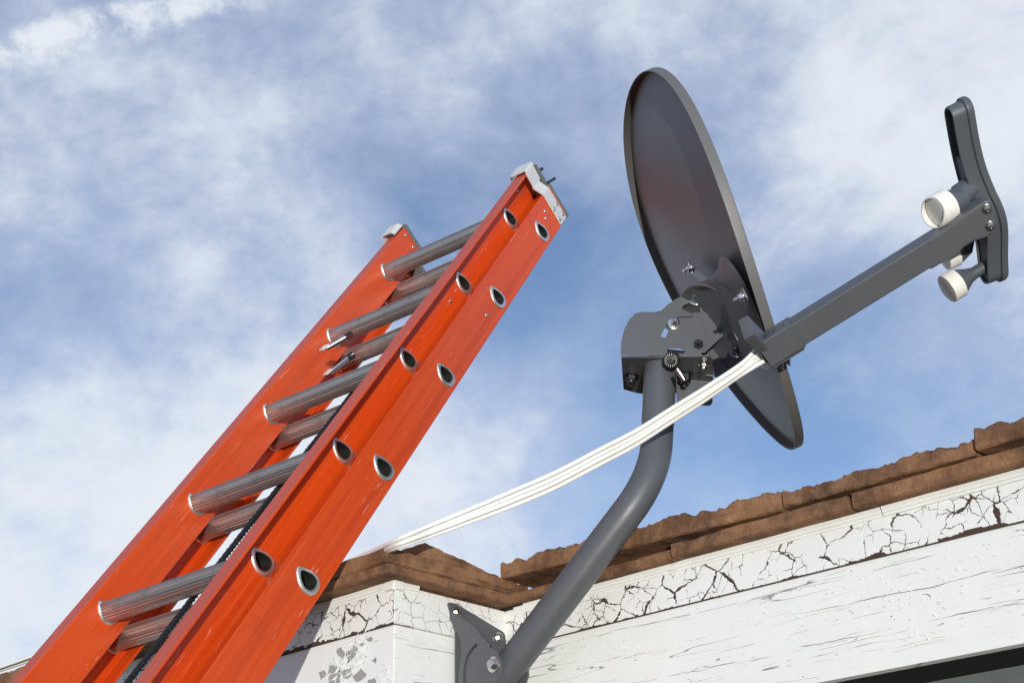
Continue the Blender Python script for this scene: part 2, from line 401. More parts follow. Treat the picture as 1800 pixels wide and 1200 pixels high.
# ------------------------------------------------------------------ house
K = .97
YP, YF, XS = 1.60*K, 1.8641*K, -1.7748*K
def Z(z): return z*K+1.65
ZB, ZC, ZD, ZE = Z(.452), Z(.6115), Z(.668), Z(.681)        # board bottom, frieze bottom, moulding bottom, moulding top
XL, XR = -7.0, 1.4
house = empty('house', Matrix.Translation((-3, 4, 0)), 'white timber house with peeling crackled eave boards and brown tiled roof edge', 'house')
HL = ROOTLOC[house.name].translation
def zl(px, py): return on_plane(px, py, Vector((0, YF, 0)), Vector((0, 1, 0))).z-HL.z
BOARD = m_board('weathered_white_board', .5, ((zl(1450, 1129), .0011), (zl(1640, 1092), .0006), (zl(1300, 1105), .0008), (zl(1700, 1150), .0005), (zl(1500, 1010), .0006)))
SIDEB = m_board('weathered_side_board', .9, tuple((ZC-HL.z-d, w_) for d, w_ in ((.028, .0010), (.052, .0006), (.074, .0012), (.105, .0009), (.128, .0007), (.16, .0011))))
CRACK = m_crackle(ZC-HL.z+.0008); CRACKF = m_crackle(ZC-HL.z-.02, True)
# fascia boards
bm = bmesh.new(); box(bm, (XS+.0, YF, ZB), (XR, YF+.019, ZC), bev=.0015); obj('fascia_board', bm, BOARD, house)
bm = bmesh.new(); box(bm, (XL, YP, Z(.2)), (XS-.0005, YP+.03, ZC), bev=.0015); obj('pilaster_front_board', bm, BOARD if False else WHITE, house)
bm = bmesh.new(); box(bm, (XS-.04, YP+.0008, Z(.2)), (XS+.0006, YF+.06, ZC), bev=.0012); obj('pilaster_side_board', bm, SIDEB, house)
# friezes with crackled paint (3 mm proud)
bm = bmesh.new(); box(bm, (XS+.003, YF-.004, ZC), (XR, YF+.04, ZD+.01), bev=.0012); obj('frieze_board', bm, CRACK, house)
bm = bmesh.new(); box(bm, (XL, YP-.004, ZC), (XS+.003, YP+.03, ZD+.01), bev=.0012); obj('frieze_board', bm, CRACK, house)
bm = bmesh.new(); box(bm, (XS-.03, YP-.0035, ZC+.0004), (XS+.0045, YF+.05, ZD+.009), bev=.0010); obj('frieze_board', bm, CRACKF, house)
# crown moulding: stepped profile, broken here and there
def mould(x0, x1, y, sgn=-1, seed=0, axis='x', off=0.0):
    prof = [(.0062, .0022), (.0066, .0050), (.0052, .0054), (.0052, .0066), (.0075, .0070), (.0085, .0100), (.0085, .0112), (.0100, .0114), (.0100, .0158), (-.01, .0158), (-.01, .0022)]
    bm = bmesh.new(); rs = []; n = max(3, int((x1-x0)/.012))
    for i in range(n+1):
        t = x0+(x1-x0)*i/n; w1 = noise.noise(Vector((t*14, seed, 0)))*.0009
        rs.append([(t, y+sgn*(a+off)+w1, ZD+b-.003+w1) if axis == 'x' else (y-sgn*(a+off)+w1, t, ZD+b-.003+w1) for a, b in prof])
    loft(bm, rs); return bm
MOULD = m_board('grained_white_moulding', .9)
jx = on_plane(1556, 905, Vector((0, YF, 0)), Vector((0, 1, 0))).x
obj('crown_moulding', mould(XS+.028, jx-.0012, YF), MOULD, house, 30)
obj('crown_moulding', mould(jx+.0012, XR, YF, seed=4, off=.0015), MOULD, house, 30)
obj('crown_moulding', mould(XL, XS+.012, YP, seed=9), MOULD, house, 30)
obj('crown_moulding', mould(YP-.012, YP+.045, XS, seed=12, axis='y'), MOULD, house, 30)
# soffit and recessed wall under the eave on the right
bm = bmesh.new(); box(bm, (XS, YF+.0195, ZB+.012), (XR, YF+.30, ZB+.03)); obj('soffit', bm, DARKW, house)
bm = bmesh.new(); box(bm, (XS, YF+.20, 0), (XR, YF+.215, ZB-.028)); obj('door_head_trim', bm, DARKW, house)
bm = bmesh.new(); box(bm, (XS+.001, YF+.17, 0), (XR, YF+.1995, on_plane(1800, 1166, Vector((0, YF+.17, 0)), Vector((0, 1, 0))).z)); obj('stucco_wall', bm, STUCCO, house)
bm = bmesh.new(); box(bm, (XL, YP+.06, 0), (XS-.041, YP+.14, Z(.195))); obj('wall', bm, WHITE, house)
bm = bmesh.new(); box(bm, (XL, YF+.22, 0), (XR, 9, Z(.66))); obj('wall', bm, WHITE, house)
# roof: rough slabs of clay tile
def slab(x0, x1, y0, y1, z0, z1, seed, rag=.004, res=.0075, tilt=0., topnoise=22, wob=.0016, slope=0., round_=.0, yres=.03):
    """box of fired clay, every face subdivided and roughened, ragged top edge"""
    bm = bmesh.new()
    def cuts(a, b, r): n = max(1, int((b-a)/r)); return [a+(b-a)*i/n for i in range(n+1)]
    yc = [y0, y0+.0022, y0+.006, y0+.012, y0+.02]+cuts(y0+.03, y1, yres)
    xc = [x0, x0+.002, x0+.005]+cuts(x0+.010, x1-.010, res)+[x1-.005, x1-.002, x1]
    zc = [z0, z0+.0018]+cuts(z0+.005, z1-.005, .006)+[z1-.0018, z1]
    ix = {}
    def vert(i, j, k):
        key = (i, j, k)
        if key in ix: return ix[key]
        x, y, z = xc[i], yc[j], zc[k]
        ex = 1 if i in (0, len(xc)-1) else 0; ey = 1 if j in (0,) else 0; ez = 1 if k in (0, len(zc)-1) else 0
        ins = .0016
        if ex and (ey or ez): x += ins*(1 if i == 0 else -1)*1.2
        if ey and (ex or ez): y += ins
        if ez and (ex or ey): z += ins*(1 if k == 0 else -1)
        q = Vector((x*30+seed*7.1, y*30, z*30))
        top = (k/(len(zc)-1))
        h = noise.fractal(Vector((x*topnoise+seed*3.3, y*topnoise*.6, seed)), .55, 2.3, 5)
        h = h*rag if h < 0 else h*rag*.6
        n1 = noise.fractal(q, 1., 2., 4)*wob
        y += noise.noise(Vector((x*9+seed, z*8, 2)))*.003*(1 if ey else .3)+n1*(1.2 if ey else .3)
        x += n1*(1.2 if ex else 0)
        z += h*top+n1*.5+tilt*(x-x0)-slope*(y0-y)
        rr = round_
        ix[key] = bm.verts.new((x, y, z)); return ix[key]
    NX, NY, NZ = len(xc)-1, len(yc)-1, len(zc)-1
    for i in range(NX):
        for j in range(NY):
            for k in (0, NZ): bm.faces.new([vert(i, j, k), vert(i+1, j, k), vert(i+1, j+1, k), vert(i, j+1, k)])
        for k in range(NZ):
            for j in (0, NY): bm.faces.new([vert(i, j, k), vert(i+1, j, k), vert(i+1, j, k+1), vert(i, j, k+1)])
    for j in range(NY):
        for k in range(NZ):
            for i in (0, NX): bm.faces.new([vert(i, j, k), vert(i, j+1, k), vert(i, j+1, k+1), vert(i, j, k+1)])
    return bm
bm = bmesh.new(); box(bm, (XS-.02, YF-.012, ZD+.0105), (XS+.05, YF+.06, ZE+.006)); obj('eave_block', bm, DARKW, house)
roof = bmesh.new()
vs = [roof.verts.new(p) for p in ((XL, YF+.10, Z(.70)), (XR, YF+.10, Z(.70)), (XR, 8, Z(1.3)), (XL, 8, Z(1.3)), (XL, YF+.10, Z(.68)), (XR, YF+.10, Z(.68)), (XR, 8, Z(1.28)), (XL, 8, Z(1.28)))]
for f in ((0, 1, 2, 3), (4, 5, 6, 7), (0, 1, 5, 4), (2, 3, 7, 6), (1, 2, 6, 5), (0, 3, 7, 4)): roof.faces.new([vs[i] for i in f])
roof = obj('roof', roof, TILE2, house, 0)
def tx(px, py, y): return on_plane(px, py, Vector((0, y, 0)), Vector((0, 1, 0))).x
YT = 1.834*K
def joined(slabs, name, mat):
    bm = bmesh.new()
    for s in slabs: merge(bm, s)
    return obj(name, bm, mat, roof, 40)
a = tx(1181, 985, YT); b_ = tx(1497, 905, YT)
low = []
xs_ = [XS+.030, a, b_, b_+.335, b_+.67, b_+1.01, b_+1.35, XR]
for i in range(len(xs_)-1):
    if xs_[i+1]-xs_[i] < .02: continue
    low.append(slab(xs_[i]+.0012, xs_[i+1]-.0012, YT+[.004, -.003, .001, -.002, .002, 0, 0][i], YT+.26, ZE+.001, Z([.699, .7045, .7065, .7055, .706, .705, .705][i]), i+1, .0015))
joined(low, 'lower_tile_course', TILE)
a = tx(1372, 870, YT-.006); b_ = tx(1715, 790, YT-.006)
up = []
xs_ = [XS+.02, a, b_, b_+.33, b_+.66, b_+1.0, XR]
for i in range(len(xs_)-1):
    if xs_[i+1]-xs_[i] < .02: continue
    z0 = [.7260, .7105, .7125, .711, .712, .711][i]; z1 = [.757, .7335, .741, .736, .737, .736][i]
    tl = -.032 if i == 0 else -.004
    up.append(slab(xs_[i]+.0015, xs_[i+1]-.0015, YT-.007+[.0, .002, -.003, 0, 0, 0][i], YT+.24, Z(z0), Z(z1), 20+i*3, .0125, tilt=tl, topnoise=20, wob=.0026, res=.005))
joined(up, 'upper_tile_course', TILE)
# mortar bed seen between the courses
joined([slab(XS+.03, XR, YT+.075, YT+.2, Z(.70), Z(.735), 77, .001, res=.02)], 'mortar_bed', TILE2)
# cap over the pilaster (left return)
YQ = 1.5535*K; XQ = -1.7413*K
cap = [slab(XQ-.30, XQ, YQ, 1.868*K, ZE+.001, Z(.6985), 41, .001, wob=.0020, yres=.007), slab(XQ-.62, XQ-.303, YQ+.004, 1.86*K, ZE+.001, Z(.698), 42, .001),
       slab(XQ-.95, XQ-.623, YQ-.002, 1.86*K, ZE+.0012, Z(.699), 43, .001)]
cap += [slab(XQ-.28-.33*i-.335, XQ-.28-.33*i-.003, YQ+.003*(i % 2), 1.86*K, ZE+.001, Z(.699), 50+i, .001) for i in range(2, 14)]
joined(cap, 'lower_tile_course', TILE)
cap = [slab(XQ-.245, XQ-.009, YQ+.007, 1.90*K, Z(.7030), Z(.7285), 44, .0035, wob=.0022, topnoise=30, yres=.007), slab(XQ-.58, XQ-.248, YQ+.006, 1.86*K, Z(.7003), Z(.7265), 45, .006)]
cap += [slab(XQ-.58-.33*i-.33, XQ-.58-.33*i-.003, YQ+.003, 1.86*K, Z(.7005), Z(.727), 60+i, .006) for i in range(0, 14)]
joined(cap, 'upper_tile_course', TILE)
joined([slab(XQ-.36, XQ-.036, 1.672*K, 1.90*K, Z(.7275), Z(.768), 71, .003, wob=.0022, slope=-.14, yres=.007, topnoise=30)], 'ridge_cap_tile', TILE2)
# flaking paint on the pilaster: bare patches and curled flakes
def on_front(px, py, dy=.0): return on_plane(px, py, Vector((0, YP-dy, 0)), Vector((0, 1, 0)))
bm = bmesh.new(); rnd = random.Random(5)
patches = [[(560, 1180), (570, 1176), (573, 1186), (564, 1194)], [(646, 1196), (658, 1190), (662, 1204), (650, 1206)], [(652, 1160), (661, 1154), (660, 1166)], [(592, 1142), (600, 1136), (606, 1147), (602, 1160), (594, 1152)], [(608, 1146), (616, 1143), (622, 1133), (629, 1137), (625, 1150), (616, 1160), (609, 1164)],
           [(578, 1171), (586, 1169), (598, 1172), (594, 1184), (598, 1197), (588, 1206), (578, 1200)], [(602, 1176), (616, 1172), (618, 1186), (610, 1193), (603, 1190), (600, 1182)],
           [(620, 1188), (634, 1174), (645, 1184), (640, 1190), (628, 1198)], [(632, 1130), (640, 1127), (638, 1133), (633, 1135)], [(643, 1122), (652, 1118), (655, 1124), (648, 1127)]]
def rough(p):
    out = []
    for i, a in enumerate(p):
        b = p[(i+1) % len(p)]; out.append(a)
        for t in (.33, .66): out.append((a[0]+(b[0]-a[0])*t+rnd.uniform(-1.6, 1.6), a[1]+(b[1]-a[1])*t+rnd.uniform(-1.6, 1.6)))
    return out
for poly in patches:
    pk = .0004+.00015*patches.index(poly); vs = [bm.verts.new(on_front(x, y, pk)) for x, y in rough(poly)]; bm.faces.new(vs)
bmesh.ops.triangulate(bm, faces=bm.faces); 
obj('bare_patch', bm, PRIMER, house, 0)
bm = bmesh.new()
for k in range(120):
    t = rnd.random(); x = 580+t*72+rnd.uniform(-9, 9); y = 1205-t*82+rnd.uniform(-24, 20)
    if k < 14: x = rnd.uniform(668, 690); y = rnd.uniform(1166, 1198)
    c = on_front(x, y, .0008); a0 = rnd.uniform(0, 6.28); L = rnd.uniform(.003, .0115)
    pts = []
    for j in range(3):
        an = a0+[0, .9, 2.3][j]; rr = L*[1.3, .6, .8][j]
        pts.append(c+Vector((math.cos(an)*rr, -(rnd.uniform(.001, .009) if j == 0 else .0), math.sin(an)*rr)))
    vs = [bm.verts.new(p) for p in pts]; vs2 = [bm.verts.new(p+Vector((0, .00035, 0))) for p in pts]
    bm.faces.new(vs); bm.faces.new(vs2[::-1])
    for j in range(3): bm.faces.new((vs[j], vs[(j+1) % 3], vs2[(j+1) % 3], vs2[j]))
obj('paint_flake', bm, WHITE, house, 0)['kind'] = 'stuff'
# a scatter of lifting flakes on the long board
bm = bmesh.new()
for k in range(150):
    cx, cz = rnd.choice([(1130, 1130), (1090, 1150), (1420, 1030), (1600, 1060), (1530, 1020), (1240, 1100), (1350, 1080), (1700, 990), (1640, 1100)])
    x = cx+rnd.gauss(0, 45); y = cz-(x-cx)*.23+rnd.gauss(0, 16)
    c = on_plane(x, y, Vector((0, YF-.0006, 0)), Vector((0, 1, 0)))
    if not (ZB+.01 < c.z < ZC-.01) or c.x < XS+.05: continue
    L = rnd.uniform(.0012, .0045); a0 = rnd.uniform(-.5, .5)
    pts = [c+Vector((math.cos(a0)*L, 0, math.sin(a0)*L)), c+Vector((-math.cos(a0)*L, 0, -math.sin(a0)*L)), c+Vector((rnd.uniform(-.5, .5)*L, -rnd.uniform(.0005, .002), L*.7))]
    vs = [bm.verts.new(p) for p in pts]; vs2 = [bm.verts.new(p+Vector((0, .0003, 0))) for p in pts]
    bm.faces.new(vs); bm.faces.new(vs2[::-1])
    for j in range(3): bm.faces.new((vs[j], vs[(j+1) % 3], vs2[(j+1) % 3], vs2[j]))
obj('paint_flake', bm, WHITE, house, 0)['kind'] = 'stuff'

# ------------------------------------------------------------------ extension ladder (own frame: x across, y up the rails, z towards the climber)
LA = Matrix(((.9902, -.1207, .0708), (.1298, .6022, -.7877), (.0524, .7891, .6120)))
LT = EYE+Vector((-2.2926, 2.0297, 1.6154))
LM = LA.to_4x4(); LM.translation = LT
lad = empty('extension_ladder', LM, 'orange fibreglass extension ladder with ribbed metal rungs leaning towards the eave', 'ladder')
UB = -(LT.z-.02)/.7891; UTF, UTB = .168, .150
WX = .3558
RUNGPTS = [(-.0002, .0312), (.0055, .0262), (.0112, .0185), (.0172, .0075), (.0205, -.0050), (.0168, -.0150), (.0049, -.0186), (-.0068, -.0172), (-.0158, -.0112), (-.0214, .0010), (-.0186, .0150), (-.0108, .0262), (-.0056, .0300)]
RUNGPTS = [((a+.0009)/1.13, (b-.0064)/1.13) for a, b in RUNGPTS]
def rung_outline(scale=1.0, n=96, flute=0.0):
    ps = [Vector(p) for p in RUNGPTS]
    m = len(ps); out = []
    for i in range(n):
        t = i/n*m; k = int(t); f = t-k
        a, b, d, e = ps[(k-1) % m], ps[k % m], ps[(k+1) % m], ps[(k+2) % m]
        p = .5*((2*b)+(d-a)*f+(2*a-5*b+4*d-e)*f*f+(3*b-a-3*d+e)*f**3)
        p = p*scale
        if flute: p = p*(1-flute*(1 if i % 6 in (3, 4, 5) else 0))
        out.append(p)
    return out
RC = [-.305*i for i in range(14)]
RB = -.0585; RS = .0067
def rail(name, side, sec):
    """one rail: web with a hole at every rung, and its two flanges; material surface follows real channel section"""
    bm = bmesh.new()
    if sec == 'fly':
        xo, xi = (WX, WX-.0036) if side > 0 else (-.0036, 0.0)
        n0, n1, u1, rn, rs, fl, out = -.043, (.0465 if side > 0 else .0370), UTF, 0, 0, (.0315 if side > 0 else .031), side
    else:
        xo, xi = (.4036, .4000) if side > 0 else (-.0478, -.0442)
        n0, n1, u1, rn, rs, fl, out = -.0945, -.0085, UTB, RB, RS, .036, -side
    xm = (xo+xi)/2; t = .0044
    holes = []
    for u in RC:
        if u+rs > UB+.05:
            holes.append([(u+rs-.0028+p.x, rn+p.y) for p in rung_outline(.92, 28)])
    # plate frame: X -> ladder y (up), Y -> ladder z (front), Z -> ladder x
    fr = frame(Vector((xm, 0, 0)), Vector((0, 1, 0)), Vector((0, 0, 1)), Vector((1, 0, 0)))
    if sec == 'fly' : ol = [(UB, n0+t), (u1, n0+t), (u1, n1-t), (UB, n1-t)]
    else: ol = [(UB, n0+t), (u1-.012, n0+t), (u1, n0+t+.012), (u1, n1-t), (UB, n1-t)]
    merge(bm, plate_bm(ol, .0036, fr, holes, bev=.0001))
    # flanges with rounded knees
    for ns, s in ((n1, 1), (n0, -1)):
        if out > 0: a, b = min(xo, xi), max(xo, xi)+fl
        else: a, b = max(xo, xi), min(xo, xi)-fl
        sgn = 1 if b > a else -1
        dn_ = .0120 if (sec == 'base' and s > 0) else 0.0          # the outer section's front flange slopes inwards
        prof = fillet([(a, ns-s*t-(.0005 if dn_ else 0)), (a, ns), (b, ns-dn_), (b, ns-dn_-s*t)], [0, .0030, .0012, .0012], 4)
        if True:
            uu = u1-(.0 if s > 0 else .012)
            loft(bm, [[(q[0], y, q[1]) for q in prof] for y in (UB, uu)])
    o = obj(name, bm, ORANGE, lad, 30, world=False); return o
def rung(sec, i):
    bm = bmesh.new(); n = 168
    if sec == 'fly': x0, x1, uc, nc = -.0046, WX+.0026, RC[i], 0
    else: x0, x1, uc, nc = -.0488, .4062, RC[i]+RS, RB
    o = rung_outline(.90, n, .05); inn = rung_outline(.80, n); e = rung_outline(.925, n)
    def ring(pl, x): return [(x, uc-.0028+p.x, nc+p.y) for p in pl]
    rs = [ring(inn, x0), ring(e, x0), ring(e, x0+.006), ring(o, x0+.009), ring(o, x1-.009), ring(e, x1-.006), ring(e, x1), ring(inn, x1), ring(inn, x1-.05)]
    vr = loft(bm, rs, caps=False)
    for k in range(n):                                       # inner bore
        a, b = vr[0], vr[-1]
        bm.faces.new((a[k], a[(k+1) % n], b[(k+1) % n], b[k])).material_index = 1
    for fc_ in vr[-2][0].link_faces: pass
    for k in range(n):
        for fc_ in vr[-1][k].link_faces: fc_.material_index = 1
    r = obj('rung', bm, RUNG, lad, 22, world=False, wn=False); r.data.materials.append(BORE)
    # swaged rings: on the outer web face and the collar on the inner face of the other rail
    def swage(x, d, s0, s1, h):
        bm = bmesh.new(); m = 72
        A, B, C, D = rung_outline(s0, m), rung_outline((s0*.45+s1*.55), m), rung_outline(s1, m), rung_outline(s1, m)
        rs = []
        for pl, dx in ((A, 0), (A, h*.7), (B, h), (C, h*.45), (D, 0)):
            rs.append([(x+d*dx*(1-.10*(k % 2)), uc-.0028+p.x*(1-.012*(k % 2)), nc+p.y*(1-.012*(k % 2))) for k, p in enumerate(pl)])
        loft(bm, rs, caps=False); return bm
    if sec == 'fly': ends = ((WX, 1, .88, 1.20, .0036), (0, 1, .90, 1.09, .0040), (-.0036, -1, .86, 1.10, .003))
    else: ends = ((.4036, 1, .88, 1.20, .0036), (-.0442, 1, .90, 1.09, .0040), (-.0478, -1, .86, 1.10, .003))
    for a in ends: obj('rung_collar', swage(*a), RING, r, 60, world=False)
for sec in ('fly', 'base'):
    for s in (1, -1): rail('rail', s, sec)
for i in range(14):
    if RC[i] > UB+.06:
        rung('fly', i); rung('base', i)
# bent guide bracket wrapping the front flange, top right
def strip(path, u0, u1, th, name, mat, taper=None, bev=.0012):
    bm = bmesh.new(); rs = []
    pts = [Vector(p) for p in path]; L = []; Rr = []
    for i, p in enumerate(pts):
        t = (pts[min(i+1, len(pts)-1)]-pts[max(i-1, 0)]).normalized(); nn = Vector((-t.y, t.x))
        L.append(p+nn*th/2); Rr.append(p-nn*th/2)
    for i in range(len(pts)):
        a, b = (u0, u1) if taper is None else (taper(i)[0], taper(i)[1])
        rs.append([(L[i].x, a, L[i].y), (L[i].x, b, L[i].y), (Rr[i].x, b, Rr[i].y), (Rr[i].x, a, Rr[i].y)])
    loft(bm, rs)
    es = [e for e in bm.edges]
    return obj(name, bm, mat, lad, 30, world=False)
def arcpath(pts, r=.006):
    return [tuple(p) for p in fillet(pts, [0]+[r]*(len(pts)-2)+[0], 4)]
pth = arcpath([(.4066, -.090), (.4066, -.010), (.3925, .014), (.3925, .054), (.346, .054), (.333, .040)], .006)
nP = len(pth)
gb = strip(pth, .092, .134, .0032, 'guide_bracket', BRACK, taper=lambda i: (.093+.05*max(0, (i/nP-.35))*1.0, .131+.068*max(0, (i/nP-.25))))
for (n_, u_) in ((-.078, .100), (-.078, .124), (-.052, .100), (-.050, .124)):
    bm = bmesh.new(); lathe(bm, Vector((.4080, u_, n_)), Vector((1, 0, 0)), [(.0056, 0), (.0056, .0012), (.0045, .0024), (.0028, .0028), (.0022, .0012), (0, .0012)], 18)
    obj('rivet', bm, ZINC, gb, 40, world=False)
pth = arcpath([(-.0500, -.085), (-.0500, -.015), (-.0425, .002), (-.0425, .052), (-.012, .052), (-.004, .043)], .006)
strip(pth, .118, .165, .0034, 'guide_bracket', BRACK)
# plastic end caps on the rail tops
for (x0, x1, n0, n1, uu) in ((-.036, .0035, -.045, .043, UTF), (WX-.004, WX+.034, -.044, .042, UTF), (.362, .4050, -.096, -.007, UTB-.001), (-.049, -.010, -.096, -.007, UTB-.001)):
    bm = bmesh.new(); box(bm, (x0, uu-.004, n0), (x1, uu+.007, n1), bev=.002); obj('end_cap', bm, m_paint('cap_plastic', (.12, .14, .13), .6) if 'cap_plastic' not in bpy.data.materials else bpy.data.materials['cap_plastic'], lad, 40, world=False)
for (x, u, n_, d) in ((0, .150, .022, 1), (0, .150, -.012, 1), (-.0442, .128, -.040, 1), (-.0442, .128, -.066, 1), (WX, -.383, -.002, 1), (.4036, -.372, -.062, 1), (.4036, .052, -.050, 1), (.4036, .066, -.038, 1), (WX, .09, .024, 1)):
    bm = bmesh.new(); lathe(bm, Vector((x, u, n_)), Vector((d, 0, 0)), [(.0044, 0), (.0042, .001), (.003, .002), (.0012, .0021), (0, .0010)], 16); obj('rivet', bm, ZINC, lad, 40, world=False)
# black pins behind the guide bracket
bm = bmesh.new(); tube(bm, [(.372, .178, .022), (.376, .212, .016)], .0042, 10); tube(bm, [(.398, .16, -.006), (.402, .192, -.012)], .0034, 10); obj('guide_pin', bm, BLACK, lad, world=False)
# rung-lock spring rods on the second rung
for nn, uo, nm in ((.030, -.305, 'fly'), (-.028, -.300, 'base')):
    p0 = Vector((.078, uo-.150, nn+.006)); p1 = Vector((.100, uo-.026, nn-.004))
    if nm == 'fly':
        q0 = lad.matrix_world.inverted() @ on_plane(574, 612, LM @ Vector((0, 0, .03)), LM.to_3x3().col[2]); q1 = lad.matrix_world.inverted() @ on_plane(609, 592, LM @ Vector((0, 0, .026)), LM.to_3x3().col[2])
    else:
        q0 = lad.matrix_world.inverted() @ on_plane(580, 655, LM @ Vector((0, 0, -.03)), LM.to_3x3().col[2]); q1 = lad.matrix_world.inverted() @ on_plane(613, 629, LM @ Vector((0, 0, -.034)), LM.to_3x3().col[2])
    bm = bmesh.new(); tube(bm, [q0, q1], .0052, 16); rod = obj('latch_rod', bm, ZINC, lad, world=False)
    d = (q1-q0).normalized(); bm = bmesh.new(); hel = []
    ax = d.orthogonal().normalized(); ay = d.cross(ax)
    for k in range(60):
        t = k/59; hel.append(q1+d*(t*.016-.002)+(ax*math.cos(t*25)+ay*math.sin(t*25))*.0066)
    tube(bm, hel, .0014, 6); obj('spring', bm, DARKZ, rod, world=False)
    bm = bmesh.new(); box(bm, (-.008, -.011, -.002), (.008, .009, .002), Matrix.Translation(q0-d*.002+Vector((0, 0, .004))) @ Matrix.Rotation(R(-20), 4, 'Z'), bev=.0018)
    lathe(bm, q0-d*.002+Vector((0, 0, .0055)), Vector((0, 0, 1)), [(.003, 0), (.003, .0012), (.0014, .0012), (0, .0004)], 14)
    obj('latch_tab', bm, BRACK, rod, 40, world=False)
# feet
for s, x in ((1, .385), (-1, -.03)):
    bm = bmesh.new(); box(bm, (x-.035, UB-.02, -.10), (x+.035, UB+.02, .0), bev=.006); obj('foot', bm, BLACK, lad, world=False)
# rope hanging between the two sections: twisted strands
def twisted(pts, r, strands, pitch, bm, n=10):
    fr = frames_along(pts); L = 0; ph = []
    for i, f in enumerate(fr):
        if i: L += (f[0]-fr[i-1][0]).length
        ph.append(L)
    for s in range(strands):
        pp = [f[0]+(f[1]*math.cos(ph[i]/pitch*6.283+s*6.283/strands)+f[2]*math.sin(ph[i]/pitch*6.283+s*6.283/strands))*r*.62 for i, f in enumerate(fr)]
        tube(bm, pp, r*.52, n)
bm = bmesh.new(); rp = []
q0, q1 = Vector((.192, -.55, -.0285)), Vector((.172, -1.35, -.0285)); q2 = Vector((.14, -3.3, -.028))
for i in range(520):
    t = i/519*2.9
    if t < .85: p = q0.lerp(q1, (t)/.85)
    else: p = q1.lerp(q2, (t-.85)/2.05)
    rp.append(LM @ (p+Vector((.0012*math.sin(t*9), 0, 0))))
twisted(rp, .0052, 3, .026, bm, 7)
tag(obj('rope', bm, ROPE, mw=LM), 'black twisted rope hanging between the two ladder sections behind the front rungs', 'rope')

# ------------------------------------------------------------------ satellite dish
DM = (CAM @ Vector((-.3328, -.8731, -.3563))).normalized(); DF = (CAM @ Vector((.9194, -.3845, .0834))).normalized()
DD = DF.cross(DM).normalized()                                  # towards the ground side of the dish
if DD.dot(CAM @ Vector((.2098, .2998, -.9307))) < 0: DD = -DD
S = 1.08
DC = EYE+CAM @ (Vector((.3138, -.1199, 2.42))*S)
MB, MT, MC = (903, 1163), (1153, 785), (1160, 655)
foot = P(876, 1196, 2.30)
sat = empty('satellite_dish', Matrix.Translation(foot), 'dark grey satellite dish on a bent mast bolted beside the eave corner', 'satellite dish')
def D(m, d, z): return DC+DM*m+DD*d+DF*z
A_, B_ = .3313*S, .3313*.9193*S; BOW = .0373*S; BUL = .014; SK = .0158
def rimz(c, s): return BOW*c*c
bm = bmesh.new(); n = 160; rings = []
def surf(rho, c, s, off=0.): return D(A_*rho*c, B_*rho*s, -BUL*(1-rho*rho)+BOW*rho*rho*c*c+off)
CS = [(math.cos(2*math.pi*i/n), math.sin(2*math.pi*i/n)) for i in range(n)]
for rho in (.002, .1, .2, .3, .4, .5, .6, .7, .8, .86, .92, .96, .985, 1.0): rings.append([surf(rho, c, s) for c, s in CS])
front = rings
# rolled rim: goes out, folds back and returns as a skirt
for dr, dz in ((.0016, -.0006), (.0022, -.002), (.0022, -SK), (.0016, -SK-.0012), (.0004, -SK-.0012), (-.0004, -SK), (-.0004, -.0030)):
    rings.append([D((A_+dr)*c, (B_+dr)*s, BOW*c*c+dz) for c, s in CS])
for rho in (.985, .96, .92, .86, .8, .7, .6, .5, .4, .3, .2, .1, .002): rings.append([surf(rho, c, s, -.0018) for c, s in CS])
loft(bm, rings, caps=True)
obj('reflector', bm, DISHG, sat, 32)

# --- mast and bracket frame
pt_top = P(1160, 655, 2.475)
PZ = (pt_top-P(1153.5, 785, 2.418)).normalized()                # mast axis
EE = rt-PZ*rt.dot(PZ); EE = (EE+fw*.03).normalized(); EE = (EE-PZ*EE.dot(PZ)).normalized()
HH = EE.cross(PZ).normalized()
if HH.dot(fw) > 0: HH = -HH                                     # towards the camera
lower = [P(848, 1236, 2.378), P(903, 1163, 2.362), P(1003, 1031.5, 2.340), P(1092, 914.5, 2.340)]
pbend = bez(P(1103, 900, 2.340), P(1152.5, 836, 2.352), P(1154.5, 775, 2.400), 18)
bm = bmesh.new(); tube(bm, [lower[0], lower[1], lower[2], lower[3]]+pbend+[P(1156.5, 742, 2.428)], .0262, 48); obj('mast', bm, GREY, sat, 60)
bm = bmesh.new(); tube(bm, [P(1156.3, 746, 2.4262), P(1156.5, 742, 2.428), P(1160, 655, 2.475)+PZ*.02], [.0266, .0270, .0270], 48); obj('mast_collar', bm, GREY, sat, 60)
# --- wall foot: base plate on the pilaster's side face, two cheeks standing out from it
cy = on_plane(802, 1075, Vector((XS, 0, 0)), Vector((1, 0, 0)))
c2 = on_plane(877, 1121, Vector((XS, 0, 0)), Vector((1, 0, 0)))
fb = frame(Vector((XS+.0068, 0, 0)), Vector((0, 1, 0)), Vector((0, 0, 1)), Vector((1, 0, 0)))
ytop = [(786, 1058), (800, 1060), (887, 1112), (890, 1140), (888, 1300), (800, 1300), (800, 1110)]
poly = fillet(pix_poly(ytop, fb), [.004, .012, .012, .004, .01, .01, .01], 5)
bp = obj('base_plate', plate_bm(poly, .0034, fb), GREY, sat, 40)
